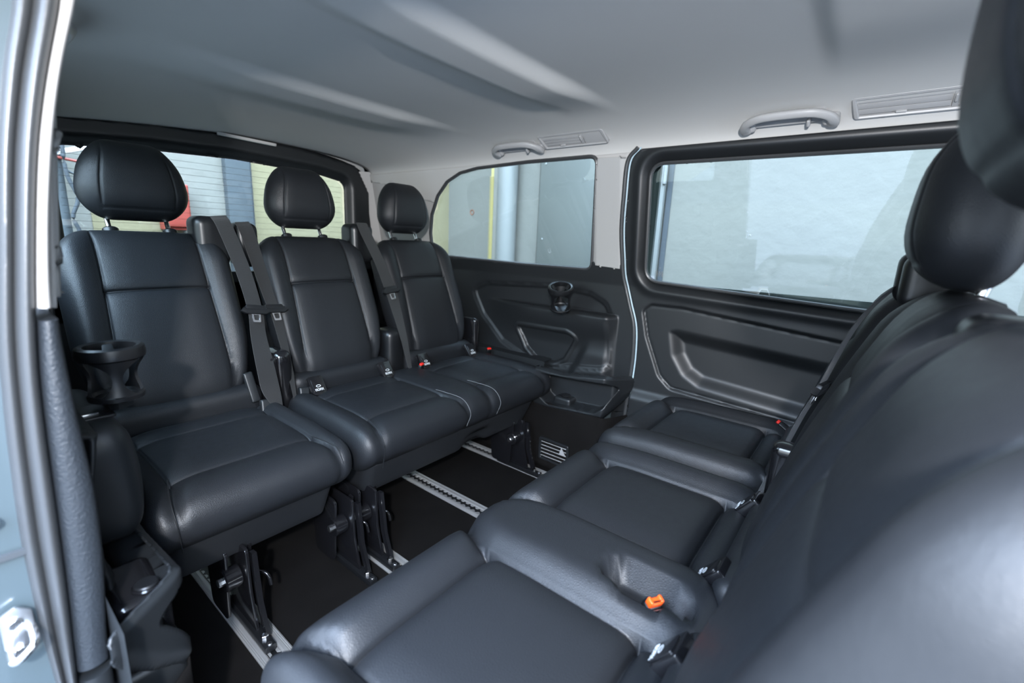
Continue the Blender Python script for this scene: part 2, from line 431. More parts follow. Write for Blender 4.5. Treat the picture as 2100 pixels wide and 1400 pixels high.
Q1 = rpoly([(1.64, .75), (1.537, .791), (1.126, .814), (.938, .797), (.86, .76), (.825, .69), (.815, .48), (1.15, .43), (1.28, .45), (1.42, .50), (1.56, .62)], .05, 5)
SPK = rpoly([(1.33, .605), (1.033, .612), (.990, .592), (1.050, .480), (1.10, .455), (1.20, .452), (1.265, .50)], .02, 4)
DOOR_EDGE = [(.733, 1.345), (.772, 1.30), (.785, 1.18), (.792, 1.061), (.786, .95), (.778, .87), (.748, .775), (.717, .68), (.708, .56), (.712, .433), (.72, .25)]
DE = smooth_path(DOOR_EDGE, 6)
def qdisp(P):
    s1 = sdf(P, Q1); d = -.012*sm(s1/.02)-.004*np.exp(-(s1/.004)**2)
    # arm ledge under the cup holder
    a, b = P[:, 0], P[:, 1]
    env = sm((a-.80)/.05)*(1-sm((a-1.20)/.35))
    d = d+.055*env*sm((.715-b)/.012)*(1-sm((.70-b)/.16)*.75)
    d = d+.02*sm((.62-b)/.1)*(1-sm((a-.875-(.66-b)*.42)/.05))*sm((a-.80)/.05)
    ss = sdf(P, SPK); d = d+.010*np.exp(-((ss+.006)/.007)**2)-.010*sm((ss+.001)/.006)
    return d
def quarter(mp, par):
    outer = [(.80, .30)]+[(x+.012, z) for x, z in DE[::-1] if .30 < z < .93] if mp is far_map else [(.83, .30)]
    outer = outer+([] if mp is far_map else [(.83, .925)])+[(.95, .925), (2.42, .925), (2.42, .30)]
    o = panel('lower_trim', .70, 2.42, .30, .93, .0058, outer, [rpoly(QW, 0, 1)], qdisp, lambda a, b, d: mp(a, b, d+.006), 'dark', par, (SPK, Q1), .006)
    sp = panel('speaker_grille', .97, 1.34, .44, .62, .0075, rpoly([(1.322, .598), (1.035, .605), (.998, .590), (1.055, .487), (1.103, .462), (1.198, .459), (1.258, .503)], .02, 4), [], lambda P: qdisp(P)+.0015, lambda a, b, d: mp(a, b, d+.006), 'speaker', par)
    return o
quarter(far_map, wr); quarter(near_map, wlf)
# window glass, seals (quarter windows)
def winparts(n, mp, poly, m='glass', off=-.012, seal=.008, mark=False):
    A = np.array(poly); o = panel('window_%d' % n, A[:, 0].min(), A[:, 0].max(), A[:, 1].min(), A[:, 1].max(), .03, poly, [], None, lambda a, b, d: mp(a, b, d+off), m)
    tag(o, kind='structure')
    X = mp(A[:, 0], A[:, 1], np.zeros(len(A))+.003)
    sweep('window_seal', X, circ(seal*1.0, 8, seal*1.3), 'rubber', o, closed=True, up=(1, 0, .17))
    return o
w1 = winparts(1, far_map, QW); w2 = winparts(2, near_map, QW)

# sliding door on the far side
DW = rpoly([(.700, 1.290), (-.42, 1.283), (-.42, .822), (.05, .837), (.708, .868)], [.055, .04, .04, .1, .06], 9)
IN1 = rpoly([(.700, .748), (.672, .775), (.552, .776), (.007, .725), (-.35, .69), (-.35, .42), (.118, .434), (.561, .458), (.61, .50), (.675, .647)], [.02, .02, .1, .2, .03, .03, .1, .04, .05, .1], 5)
IN2 = rpoly([(.593, .684), (.565, .691), (.038, .653), (-.30, .62), (-.30, .44), (.106, .452), (.461, .482), (.525, .517), (.572, .586)], [.02, .03, .1, .03, .03, .1, .05, .05, .05], 5)
def ddisp(P):
    sw = sdf(P, DW); d = .012-.022*np.exp(-np.clip(-sw, 0, None)/.018)+.012*np.exp(-((-sw-.035)/.02)**2)
    s1 = sdf(P, IN1); d = d-.008*sm((s1+.002)/.006)-.006*np.exp(-(s1/.004)**2)
    s2 = sdf(P, IN2); d = d-.028*sm((s2+.005)/.055)
    b = P[:, 1]; d = d+.02*sm((.43-b)/.05)
    return d
douter = [(x, z) for x, z in DE if z < 1.34]+[(-.48, .25), (-.48, 1.338)]
door = panel('door_1', -.48, .80, .25, 1.34, .005, douter, [DW], ddisp, far_map, 'dark', None, (IN1,), .006); tag(door, kind='structure')
dg = winparts(3, far_map, DW, 'glass', -.014, .007)
X = far_map(DE[:, 0]+.004, DE[:, 1], np.full(len(DE), .012))
tube('door_edge_strip', X, .0032, 'edgepaint', door, up=(1, 0, 0))
X = far_map(DE[:, 0]+.015, DE[:, 1], np.full(len(DE), .014))
sweep('door_seal', X, circ(.008, 10, .008), 'rubber', door, up=(1, 0, 0))
X = far_map(np.linspace(.735, -.48, 20), np.full(20, 1.335), np.full(20, .006))
sweep('roof_seal', X, circ(.007, 8), 'rubber', door, up=(1, 0, 0))
# glass stamp near the lower corner of the sliding window
def stamp():
    bm = bmesh.new()
    def r(y0, z0, y1, z1):
        vs_ = [bm.verts.new((float(xf(z))+.009, y, z)) for y, z in ((y0, z0), (y1, z0), (y1, z1), (y0, z1))]; bm.faces.new(vs_)
    for i in range(5):
        z = .888+i*.0042
        for j in range(3): r(.668-j*.010, z, .668-j*.010-random.uniform(.004, .008), z+.0016)
    r(.672, .886, .671, .912); r(.656, .918, .653, .921)
    return bm_obj('glass_stamp', bm, 'wire', dg, False)
stamp()

# lower storage bin and carpet walls on both sides
def binpart(mp, prefix, par):
    OUT = rpoly([(1.12, .462), (.977, .459), (.918, .467), (.775, .488), (.70, .470), (.70, .43), (.735, .36), (.775, .305), (1.03, .283), (1.12, .285)], [.005, .02, .03, .03, .01, .03, .05, .01, .02, .005], 5)
    HOLE = rpoly([(1.10, .438), (.905, .446), (.772, .458), (.735, .435), (.772, .352), (.812, .320), (1.04, .303), (1.085, .33)], [.02, .03, .02, .02, .03, .03, .03, .03], 5)
    def base(a): return .15*sm((a-.690)/.09)
    def disp(P):
        s = sdf(P, OUT); h = sdf(P, HOLE)
        return base(P[:, 0])-.02*(1-sm(s/.012))-.085*sm((h-.0)/.008)*(1)
    o = panel('storage_bin', .69, 1.13, .27, .50, .0035, OUT, [], disp, mp, 'dark', par, (HOLE,), .004)
    panel('bin_filler', .66, .80, .26, .50, .02, None, [], None, mp, 'dark', par)
    # socket on the bin floor
    return o
binpart(far_map, 'right', wr); binpart(near_map, 'left', wlf)
def arch(mp, par, far):
    def surf(a, b): return .15*sm((a-.685)/.09)-.0*b
    o = panel('carpet_side', .66, 2.42, 0.0, .31, .02, None, [], lambda P: surf(P[:, 0], P[:, 1])-.004, mp, 'carpet', par, (), .004)
    # top of the arch behind the seats
    A = np.linspace(1.12, 2.42, 14); V = []
    for a in A:
        for d, z in ((.150, .29), (.075, .32), (.065, .465), (0, .47)): V.append(mp(np.array([a]), np.array([z]), np.array([d]))[0])
    F = []
    for i in range(len(A)-1):
        for j in range(3): F.append([i*4+j, i*4+j+1, (i+1)*4+j+1, (i+1)*4+j])
    mk('wheel_arch_cover', V, F, 'dark', par, True, 40)
arch(far_map, wr, True); arch(near_map, wlf, False)
# door sill / lower skirt on far side beyond the door
o = panel('trim_1', -1.5, .70, 0.0, .27, .03, None, [], lambda P: .03+0*P[:, 0], far_map, 'dark', None, (), .01); tag(o, kind='structure')
# front parts of both sides, outside the photograph, that close the cabin
o = panel('wall_front_right', -1.5, -.47, .0, 1.335, .05, None, [], None, far_map, 'dark', None, (), .01); tag(o, kind='structure')
o = panel('wall_front_left', -1.5, -.62, .0, 1.335, .05, None, [], None, near_map, 'dark', None, (), .01); tag(o, kind='structure')
o = box('door_header', (-.02, -.65, 1.335), (.15, .80, 1.40), 'body', None, .006); tag(o, kind='structure')
o.name = 'trim_2'

# rear wall: tailgate frame, glass, wires
RY = 2.40
ROUT = rpoly([(.22, .60), (.22, 1.27), (.30, 1.375), (.62, 1.41), (.93, 1.425), (1.27, 1.420), (1.585, 1.380), (1.662, 1.24), (1.69, .60)], [.01, .08, .06, .2, .3, .2, .06, .08, .01], 8)
RIN = rpoly([(.335, .80), (.335, 1.27), (.62, 1.298), (.95, 1.312), (1.37, 1.298), (1.515, 1.275), (1.512, .80)], [.03, .045, .3, .4, .3, .05, .03], 8)
def rdisp(P):
    a = sdf(P, ROUT); b = -sdf(P, RIN); return .04*sm(a/.012)*sm(b/.05+.1)
rm = lambda a, b, d: np.stack([a, RY-d+.03, b], 1)
rw = panel('wall_back', .20, 1.70, .60, 1.42, .01, ROUT, [RIN], rdisp, rm, 'dark', None, (), .01); tag(rw, kind='structure')
low = box('tailgate_lower_trim', (.10, RY-.01, .0), (1.76, RY+.04, .80), 'dark', rw, .004)
# side returns joining wall and tailgate
A = np.array(RIN); w4 = panel('window_4', .33, 1.52, .80, 1.32, .04, RIN, [], None, lambda a, b, d: np.stack([a, 0*a+RY+.045, b], 1), 'glassr'); tag(w4, kind='structure')
for i in range(17):
    z = .84+i*.0272
    x0, x1 = .345, 1.502
    if z > 1.26: x0, x1 = .40, 1.44
    cyl('heating_wire', (x0, RY+.041, z), (x1, RY+.041, z), .0006, 'wire', w4, 6)
# light corner trims between tailgate and side walls, and the strip above the frame
def corner(far):
    zs = np.linspace(.80, 1.35, 12); V = []; k = 5
    for z in zs:
        xo = float(xf(z)) if far else float(xn(z)); xi = 1.60 if far else .27
        for t in np.linspace(0, 1, k):
            V.append((xo+(xi-xo)*t, 2.405-.02*(1-t)**2+.05*t, z))
    F = [[i*k+j, i*k+j+1, (i+1)*k+j+1, (i+1)*k+j] for i in range(len(zs)-1) for j in range(k-1)]
    return mk('corner_trim', V, F, 'lighttrim', wr if far else wlf)
corner(True); corner(False)
# headliner drop to the tailgate frame
xs_ = np.linspace(.15, 1.66, 60); V = []
for x in xs_:
    h = abs(x-CX)/(HR if x > CX else HL); z = float(ceil_h(np.array(h), 2.42))
    z -= float(droop(np.array(x), 2.42)); V += [(x, 2.43, z+.004), (x, 2.445, z+.05)]
tg = mk('headliner_edge', V, [[2*i, 2*i+1, 2*i+3, 2*i+2] for i in range(59)], 'headliner', rw)
o = box('far_skin', (1.79, -1.5, -.03), (1.81, 2.46, .86), 'body', wr, 0)
box('far_pillar_skin', (1.765, .70, .84), (1.78, .93, 1.34), 'body', wr, 0)
box('near_skin', (.0, .80, -.03), (.02, 2.46, .88), 'body', wlf, 0)
box('rear_header_skin', (.05, 2.46, 1.335), (1.80, 2.50, 1.47), 'darker', rw, 0)
for xx in ((.05, .26), (1.62, 1.80)): box('rear_side_skin', (xx[0], 2.46, .6), (xx[1], 2.50, 1.40), 'darker', rw, 0)
# outer skin of the roof/back so no light leaks
o = box('roof_skin', (-.05, -1.52, 1.47), (1.88, 2.52, 1.49), 'body', None, .004); tag(o, kind='structure'); o.name = 'trim_3'

# ------------------------------------------------------------------ near door pillar (seen at the left edge)
PA = [(.105, 1.36), (.098, 1.226), (.088, 1.195), (.080, 1.165), (.073, 1.125), (.063, 1.075), (.048, .96), (.035, .865), (.027, .75), (.021, .624), (.021, .483), (.025, .403), (.03, .20), (.03, 0)]
PB = [(.150, 1.36), (.135, 1.24), (.122, 1.197), (.106, 1.133), (.095, 1.08), (.083, 1.0), (.071, .906), (.063, .825), (.059, .739), (.056, .641), (.051, .514), (.044, .386), (.044, .2), (.044, 0)]
PC = [(.165, 1.36), (.149, 1.245), (.134, 1.201), (.120, 1.147), (.107, 1.083), (.094, 1.001), (.083, .905), (.083, .846), (.085, .763), (.090, .66), (.087, .552), (.077, .448), (.073, .36), (.075, .2), (.075, 0)]
def xat(L, z): L = sorted(L, key=lambda p: p[1]); return np.interp(z, [p[1] for p in L], [p[0] for p in L])
ZP = np.linspace(0, 1.335, 90)
def smx(L):
    x = xat(L, ZP); 
    for _ in range(6): x[1:-1] = .25*x[:-2]+.5*x[1:-1]+.25*x[2:]
    return x
xa, xb, xc = smx(PA), smx(PB), smx(PC)
pillar = empty('trim_4', (0.06, .76, 0)); tag(pillar, kind='structure')
def strip(name, x0, x1, z0, z1, m, prof, off=0, yb=.06):
    """vertical strip facing the door opening; prof(t)->bulge toward -y"""
    sel = (ZP >= z0-1e-6) & (ZP <= z1+1e-6); ZZ = ZP[sel]; a = x0[sel]; b = x1[sel]; k = 15; V = []
    for i in range(len(ZZ)):
        for t in np.linspace(0, 1, k): V.append((a[i]+(b[i]-a[i])*t, .76-off-prof(t), ZZ[i]))
        V.append((b[i], .76+yb, ZZ[i])); V.append((a[i], .76+yb, ZZ[i]))
    K = k+2; F = []
    for i in range(len(ZZ)-1):
        for j in range(K): F.append([i*K+j, i*K+(j+1) % K, (i+1)*K+(j+1) % K, (i+1)*K+j])
    F.append(list(range(K))); F.append([(len(ZZ)-1)*K+j for j in range(K)])
    o = mk(name, V, F, m, pillar, True, 50); o.location = (-.06, -.76, 0)
    return o
def dbl(t):
    return .010*abs(math.sin(math.pi*min(1, t/.42)))**.7*(t < .42)+.016*abs(math.sin(math.pi*(t-.42)/.58))**.7*(t >= .42)
strip('door_seal', xa, xb, 0, 1.335, 'rubber', dbl)
strip('light_pillar_cover', xb, xc, .897, 1.335, 'lighttrim', lambda t: .012*math.sin(math.pi*t)**.5, 0, .10)
tag(strip('grained_pillar_cover', xb, xc+.004, .40, .895, 'textured', lambda t: .012*math.sin(math.pi*t)**.5, 0, .10))
strip('lower_pillar_cover', xb, xc+.006, 0, .398, 'dark', lambda t: .014*math.sin(math.pi*t)**.5, 0, .10)
strip('body_panel', xa*0-.08, xa+.003, 0.39, 1.335, 'body', lambda t: 0, -.004)
strip('lower_body_panel', xa*0-.08, xa+.003, 0, .60, 'body', lambda t: .0, -.0)
box('panel_groove', (-.08-.06, -.006, .602), (.025-.06, .0, .609), 'gapshade', pillar, .0)
# striker plate and loop
st = empty('door_striker', (.006, .752, .51)); tag(st, 'shiny steel door striker loop on the pale blue body panel', 'striker')
prism('plate', rpoly([(-.016, -.03), (.012, -.03), (.012, .02), (0.0, .032), (-.016, .025)], .006, 4), 0, .006, 'steel', st, ((0, 0, 0), (1, 0, 0), (0, 0, 1), (0, -1, 0)), .001)
tube('loop', smooth_path([(-.012, 0, -.022), (-.012, -.03, -.02), (-.006, -.036, -.018), (.004, -.036, -.01), (.009, -.03, -.006), (.009, 0, -.004)], 5), .0045, 'chrome', st)
for z in (.012, -.027): cyl('screw', (-.003, -.005, z), (-.003, -.011, z), .007, 'chrome', st, 12)
bl = empty('body_screw', (.001, .756, .655)); tag(bl, 'small round pale bolt on the body edge above the panel gap', 'bolt')
cyl('head', (0, 0, 0), (0, -.008, 0), .007, 'steel', bl, 12)

# ------------------------------------------------------------------ floor rails
RAILS = (.384, .766, 1.151, 1.536)
RL = ['seat rail on the floor nearest the open door', 'second floor rail from the open door, under the gap between the rear seats', 'empty middle floor rail with scalloped slot', 'floor rail nearest the closed sliding door and its wall vent']
def rail_mesh():
    # extruded profile halves
    pr = [(.036, 0), (.036, .004), (.033, .0055), (.031, .0045), (.029, .0055), (.027, .0045), (.025, .0055), (.022, .0055), (.018, .0055), (.015, .004), (.0135, .001), (.0135, 0)]
    return pr
def make_rail(x, label):
    e = empty('floor_rail', (x, 1.35, .0)); tag(e, label, 'rail', 'seat rails in the floor')
    pr = rail_mesh()
    for s in (-1, 1):
        V = []; 
        for y in (-1.15, 1.0):
            for a, b in pr: V.append((s*a, y, b+.001))
        k = len(pr); F = [[j, (j+1) % k, k+(j+1) % k, k+j] for j in range(k)]; F += [list(range(k)), list(range(k, 2*k))]
        mk('rail_lip', V, F, 'alu', e, False)
    box('rail_channel', (-.0135, -1.15, .0005), (.0135, 1.0, .0015), 'darker', e, 0)
    # scalloped slot edges
    V = []; F = []
    n = 86
    for i in range(n):
        y = -1.14+i*.025
        for s in (-1, 1):
            b = len(V); V += [(s*.0125, y-.005, .0035), (s*.0125, y+.013, .0035), (s*.006, y+.008, .0035), (s*.006, y, .0035),
                              (s*.0125, y-.005, .001), (s*.0125, y+.013, .001), (s*.006, y+.008, .001), (s*.006, y, .001)]
            F += [[b, b+1, b+2, b+3], [b, b+3, b+7, b+4], [b+3, b+2, b+6, b+7], [b+2, b+1, b+5, b+6]]
    tag(mk('slot_teeth', V, F, 'alu', e, False), kind='stuff')
    return e
for x, l in zip(RAILS, RL): make_rail(x, l)

# ------------------------------------------------------------------ seats
# local frame of a seat: origin on the crease line, -y is where the sitter faces, z up
def cushion(name, x0, x1, zc, depth, back, thick, panels, seam_y, parent, raised=.012, pockets=(), rear_seam=None, flare=.0, fr=.065, sag=0.):
    W = x1-x0; D = depth+back; cx = (x0+x1)/2; cy = (back-depth)/2; cz = zc-thick/2
    sx_ = []
    for a, b in panels: sx_ += [a-cx, b-cx]
    sy_ = [seam_y-cy] + ([rear_seam-cy] if rear_seam is not None else [])
    def df(P):
        x = P[:, 0]+cx; y = P[:, 1]+cy; top = sm((P[:, 2]+thick*.1)/(thick*.5)); 
        front = sm((-(y)-depth+.07)/.07)
        dz = np.zeros(len(P)); inside = np.zeros(len(P), bool); dmin = np.full(len(P), 9.)
        fl = flare*sm((seam_y-y)/.12)
        for a, b in panels:
            d = np.maximum((a-fl)-x, x-(b+fl)); dmin = np.minimum(dmin, d); ins = d < 0; inside |= ins
            dz += np.where(ins, -.003+.006*sm(-d/.06), 0)
            # lateral seams
            for yy in [seam_y]+([rear_seam] if rear_seam is not None else []):
                dz -= np.where(d < .004, (.007*np.exp(-((y-yy)/.0035)**2)+.009*np.exp(-((y-yy)/.016)**2))*(raised/.016), 0)
            dz += np.where(ins & (y < seam_y), raised*.7*sm((seam_y-y)/.05)*sm(-d/.03), 0)
        o = np.clip(dmin, 0, None)
        dz += np.where(dmin >= 0, raised*sm(o/.045), 0)
        g = .007*np.exp(-(dmin/.0035)**2)+.004*np.exp(-(dmin/.014)**2)
        dz -= g
        for (px, py, rx, ry, dep) in pockets:
            e = np.sqrt(((x-px)/rx)**2+((y-py)/ry)**2); dz -= dep*sm((1.04-e)/.13)
        P[:, 2] += dz*top
        # seams continue down the front face
        fb = front*(1-top*.6)
        P[:, 1] += (g*1.1)*fb
        # front overhang: lower front tucks back
        P[:, 1] += .035*sm(-(P[:, 2])/(thick*.5))*sm((-y)/depth)
        # soft crown + thigh fall
        P[:, 2] -= .012*sm((-(y)-depth*.55)/(depth*.45))*top
        P[:, 2] += sag*sm((y+.16)/.14)*top
        return P
    return rbox(name, (W, D, thick), (.045, fr, fr), 'leather', parent, (cx, cy, cz), .014, 6, (sx_, sy_, ()), df)

def backrest(name, cx, z0, slope, parent, L=.56, W=.425, T=.11, xp=.128):
    al = math.atan(slope); ca, sa = math.cos(al), math.sin(al); hz = L*.655
    def df(P):
        x = P[:, 0].copy(); y = P[:, 1].copy(); z = P[:, 2]+L/2; t = z/L
        wf = .84+.16*sm(t/.42)-.06*sm((t-.82)/.2)
        f = sm((T*.12-y)/(T*.5))
        xpp = xp*(1.08-.12*sm(t/.9)); a = np.abs(x*wf); d = a-xpp
        out = np.where(d >= 0, .019*sm(d/.055)*(1-.45*sm((d-.06)/.05)), 0)*(1-.55*sm((t-.8)/.2))
        ins = np.where(d < 0, .006*sm(-d/.07), 0)
        g = .006*np.exp(-(d/.003)**2)+.005*np.exp(-(d/.014)**2)
        g *= np.where(a < xpp+.03, 1, 1)
        hs = np.where(d < .003, .007*np.exp(-((z-hz)/.003)**2)+.006*np.exp(-((z-hz)/.013)**2), 0)
        b0 = np.where(d < .003, .010*np.exp(-((z-.045)/.012)**2), 0)*0
        lum = .012*np.sin(np.clip(t, 0, 1)*math.pi)
        y2 = y-(out+ins-g-hs-b0+lum)*f
        P[:, 0] = x*wf
        Y = y2+T/2; Z = z
        P[:, 1] = Y*ca+Z*sa; P[:, 2] = -Y*sa+Z*ca
        P[:, 0] += cx; P[:, 2] += z0
        return P
    xs_ = [xp, -xp, xp*1.05, -xp*1.05]
    o = rbox(name, (W, T, L), (.085, .05, .10), 'leather', parent, (0, 0, 0), .012, 7, (xs_, (), (hz-L/2,)), df)
    return o
def bpt(cx, z0, slope, x, n, z):
    """point on a backrest: x across, n in front of the front plane, z along it"""
    al = math.atan(slope); ca, sa = math.cos(al), math.sin(al)
    return np.array([cx+x, z*sa-n*ca, z0+z*ca+n*sa])
def headrest(cx, z0, slope, parent, W=.27, H=.225, T=.115, lift=0., z_at=.71, n=-.04, seams=True, tilt=.10):
    def df(P):
        x = P[:, 0].copy(); y = P[:, 1].copy(); z = P[:, 2].copy(); t = (z+H/2)/H
        wf = 1.0-.22*sm((t-.30)/.70)**1.2-.03*sm((.3-t)/.3)
        f = sm((-y)/(T*.5))
        g = .004*np.exp(-((np.abs(x)-.088)/.003)**2)*sm((t-.1)/.15)+.003*np.exp(-((t-.13)/.02)**2)*(np.abs(x) < .09)
        y2 = y-(.006*np.cos(x/W*math.pi)-g)*f
        P[:, 0] = x*wf; P[:, 1] = y2+.02*(z/H)*0-.018*np.cos(z/H*2.2)
        return P
    c = bpt(cx, z0, slope, 0, n, z_at+lift)
    o = rbox('headrest', (W, T, H), (.075, .055, .085), 'leather', parent, (0, 0, 0), .01, 8, ((.088, -.088), (), (-.37*H,)), df)
    o.location = c; o.rotation_euler = (-tilt, 0, 0)
    for s in (-1, 1):
        a = bpt(cx, z0, slope, s*.072, -.055, .50); b = c+np.array([s*.072, .015, -.06])
        cyl('headrest_post', a, b, .0065, 'chrome', parent, 14)
        p = bpt(cx, z0, slope, s*.072, -.055, .553)
        up = bpt(cx, z0, slope, s*.072, -.055, .572)
        cyl('post_sleeve', p, up, .019, 'darker', parent, 18, .004)
    return o
def isofix(x, zc, parent, y=-.01, facing=1):
    """black cover with lettering in the crease"""
    c = np.array([x, y, zc+.040]); n = unit((0, -.80, .60)); ex = np.array([1., 0, 0]); ey = np.cross(n, ex)
    poly = rpoly([(-.027, -.036), (.027, -.036), (.027, .036), (-.027, .036)], [.022, .022, .006, .006], 6)
    o = prism('isofix_cover', poly, -.012, .007, 'gloss', parent, (c, ex, ey, n), .002)
    prism('cover_lip', rpoly([(-.019, -.024), (.019, -.024), (.019, .026), (-.019, .026)], .006, 4), .006, .010, 'gloss', o, (c, ex, ey, n), .001)
    m = mat4(c+n*.0105-ey*.017, ex, ey, n); text('lettering', 'ISOFIX', .0125, m, 'white', o, .0002, 'CENTER', .85)
    e = c+n*.0103-ey*.003
    R_ = [(.0085*math.cos(t), .0045*math.sin(t)) for t in np.linspace(0, 2*math.pi, 18, endpoint=False)]
    r2 = [(.0070*math.cos(t), .0032*math.sin(t)) for t in np.linspace(0, 2*math.pi, 18, endpoint=False)]
    ring('emblem', R_, r2, 0, .0003, 'white', o, (e, ex, ey, n), .0001)
    return o
def leg(x, parent, zt, yf=-.47, side=1):
    """floor bracket on a rail: folded plate, pivot disc, brace and foot; origin at the seat crease so floor is z=0"""
    y0 = yf
    pl = prism('leg', rpoly([(y0+.02, .015), (y0+.17, .015), (y0+.19, zt), (y0+.05, zt), (y0+.045, .12)], .012, 3), -.004, .004, 'gloss', parent, ((x, 0, 0), (0, 1, 0), (0, 0, 1), (1, 0, 0)), .0015)
    prism('side_plate', rpoly([(y0+.10, .03), (y0+.20, .03), (y0+.22, zt), (y0+.08, zt)], .02, 3), -.004, .004, 'gloss', pl, ((x-.035*side, 0, 0), (0, 1, 0), (0, 0, 1), (1, 0, 0)), .0015)
    sweep('brace', [(x+.012, y0-.0, .018), (x+.012, y0+.03, .10), (x+.012, y0+.045, zt-.01)], [(-.010, -.005), (.010, -.005), (.010, .005), (-.010, .005)], 'gloss', pl, up=(1, 0, 0))
    sweep('rear_brace', [(x+.02, y0+.15, .018), (x+.02, y0+.12, .10), (x+.02, y0+.09, zt-.01)], [(-.008, -.004), (.008, -.004), (.008, .004), (-.008, .004)], 'gloss', pl, up=(1, 0, 0))
    cyl('pivot', (x-.045*side, y0+.09, zt-.085), (x-.006*side, y0+.09, zt-.085), .028, 'gloss', pl, 20)
    cyl('pivot_bolt', (x-.056*side, y0+.09, zt-.085), (x-.040*side, y0+.09, zt-.085), .010, 'steel', pl, 8)
    box('foot', (x-.013, y0-.045, .006), (x+.013, y0+.19, .024), 'darker', pl, .003)
    cyl('foot_bolt', (x, y0-.012, .02), (x, y0-.012, .034), .0085, 'chrome', pl, 6)
    cyl('foot_stud', (x-.0, y0-.038, .018), (x, y0-.038, .028), .006, 'steel', pl, 8)
    tube('release_lever', smooth_path([(x+.02, y0+.10, zt-.09), (x+.045, y0+.06, zt-.10), (x+.05, y0+.05, zt-.13)], 4), .0045, 'gloss', pl)
    return pl
def skirt(x0, x1, z0, z1, depth, parent, notch=None):
    W = x1-x0; H = z1-z0; D = depth
    def df(P):
        t = (P[:, 2]+H/2)/H; P[:, 1] += .05*(1-t)*(P[:, 1] < 0); P[:, 0] *= 1-.05*(1-t)
        if notch: 
            x = P[:, 0]+(x0+x1)/2; P[:, 2] += .03*np.exp(-((x-notch)/.06)**4)*(t < .5)*(P[:, 1] < -D*.3)
        return P
    return rbox('skirt', (W, D, H), (.03, .04, .012), 'vinyl', parent, ((x0+x1)/2, -.47+D/2+.045, (z0+z1)/2), .02, 5, ((), (), ()), df)
def seam(parent, pts, r=.0011, m='vinyl'):
    return tube('seam', smooth_path(pts, 6), r, m, parent, 6)

ZR = .473; YR = 1.506; SL = .388
# rear single seat -----------------------------------------------------------------
s1 = empty('single_seat', (.425, YR, 0)); tag(s1, 'rear black leather single seat nearest the open door, beside the cup holder post', 'seat')
cushion('cushion', -.235, .238, .452, .475, .02, .155, [(-.165, .165)], -.352, s1, .010, (), -.10, .02)
rbox('lower_back_pad', (.40, .09, .12), .035, 'leather', s1, (0, .040, .452), .02, 5)
backrest('backrest', -.012, ZR, SL, s1)
headrest(-.01, ZR, SL, s1)
skirt(-.195, .20, .205, .33, .42, s1)
leg(-.045, s1, .24); leg(.245, s1, .24)
rbox('belt_housing', (.10, .10, .16), .026, 'darker', s1, (.160, .235, .955), .02, 5)
rbox('side_hinge', (.05, .09, .20), .022, 'gloss', s1, (.225, .03, .50), .03, 4)
cyl('recliner_knob', (-.215, .03, .52), (-.245, .03, .52), .034, 'darker', s1, 24, .006)
seam(s1, [(-.165, -.35, .449), (-.185, -.44, .44), (-.187, -.478, .40), (-.18, -.465, .33)])
seam(s1, [(.165, -.35, .449), (.185, -.44, .44), (.187, -.478, .40)])
# rear double seat -----------------------------------------------------------------
s2 = empty('double_seat', (1.165, YR, 0)); tag(s2, 'rear black leather double seat beside the closed sliding door', 'seat')
cushion('cushion', -.482, .500, .452, .465, .02, .155, [(-.395, -.075), (.09, .40)], -.345, s2, .009, (), -.10, .02)
for cx in (-.24, .25):
    rbox('lower_back_pad', (.41, .09, .12), .035, 'leather', s2, (cx, .040, .452), .02, 5)
    backrest('backrest', cx, ZR, SL, s2); headrest(cx, ZR, SL, s2)
    for dx in (-.14, .15): isofix(cx+dx, .432, s2, -.036)
skirt(-.445, .415, .205, .33, .40, s2, .06)
leg(-.415, s2, .24); leg(.345, s2, .24)
rbox('belt_housing', (.075, .09, .15), .024, 'darker', s2, (-.470, .245, .945), .02, 5)
rbox('belt_housing', (.105, .10, .16), .026, 'darker', s2, (-.025, .235, .96), .02, 5)
rbox('side_hinge', (.06, .11, .22), .025, 'gloss', s2, (-.475, .04, .50), .03, 4)
rbox('side_hinge', (.09, .11, .24), .03, 'darker', s2, (0.0, .06, .50), .03, 4)
rbox('side_hinge', (.04, .10, .20), .018, 'gloss', s2, (.475, .04, .52), .03, 4)
for x in (-.075, .09): seam(s2, [(x+.002, -.31, .4535), (x+.005, -.35, .4535), (x+.02, -.43, .443), (x+.022, -.469, .40), (x+.015, -.458, .35)], 0.001, 'stitch')
seam(s2, [(-.395, -.34, .451), (-.41, -.42, .443), (-.415, -.467, .40), (-.41, -.45, .32)])
# forward row, facing the rear row ---------------------------------------------------
ZF = .432; YF = .122; SF = .36
f1 = empty('double_seat', (.675, YF, 0), (0, 0, math.pi)); tag(f1, 'front black leather double seat nearest the camera, facing the rear row, with orange buckle slot', 'seat')
cushion('cushion', -.485, .485, .435, .475, .02, .16, [(-.395, -.105), (.098, .395)], -.362, f1, .027, [(0.018, -.088, .036, .078, .045)], -.062, .045, .07)
for k, cx in enumerate((-.25, .25)):
    rbox('lower_back_pad', (.40, .08, .08), .03, 'leather', f1, (cx, .03, .43), .02, 5)
    backrest('backrest', cx, ZF, SF, f1, .57, .44, .11, .135); headrest(cx, ZF, SF, f1, .285, .23, .12, 0, (.68, .750)[k], (0, .026)[k], True, (.08, -.02)[k])
    for dx in (-.14, .15): isofix(cx+dx, .402, f1, -.018)
skirt(-.45, .45, .2, .32, .40, f1)
leg(-.47, f1, .23); leg(.29, f1, .23)
rbox('belt_housing', (.09, .10, .12), .024, 'darker', f1, (0, .25, .885), .02, 5)
rbox('belt_housing', (.07, .10, .10), .022, 'darker', f1, (-.49, .21, .955), .02, 5)
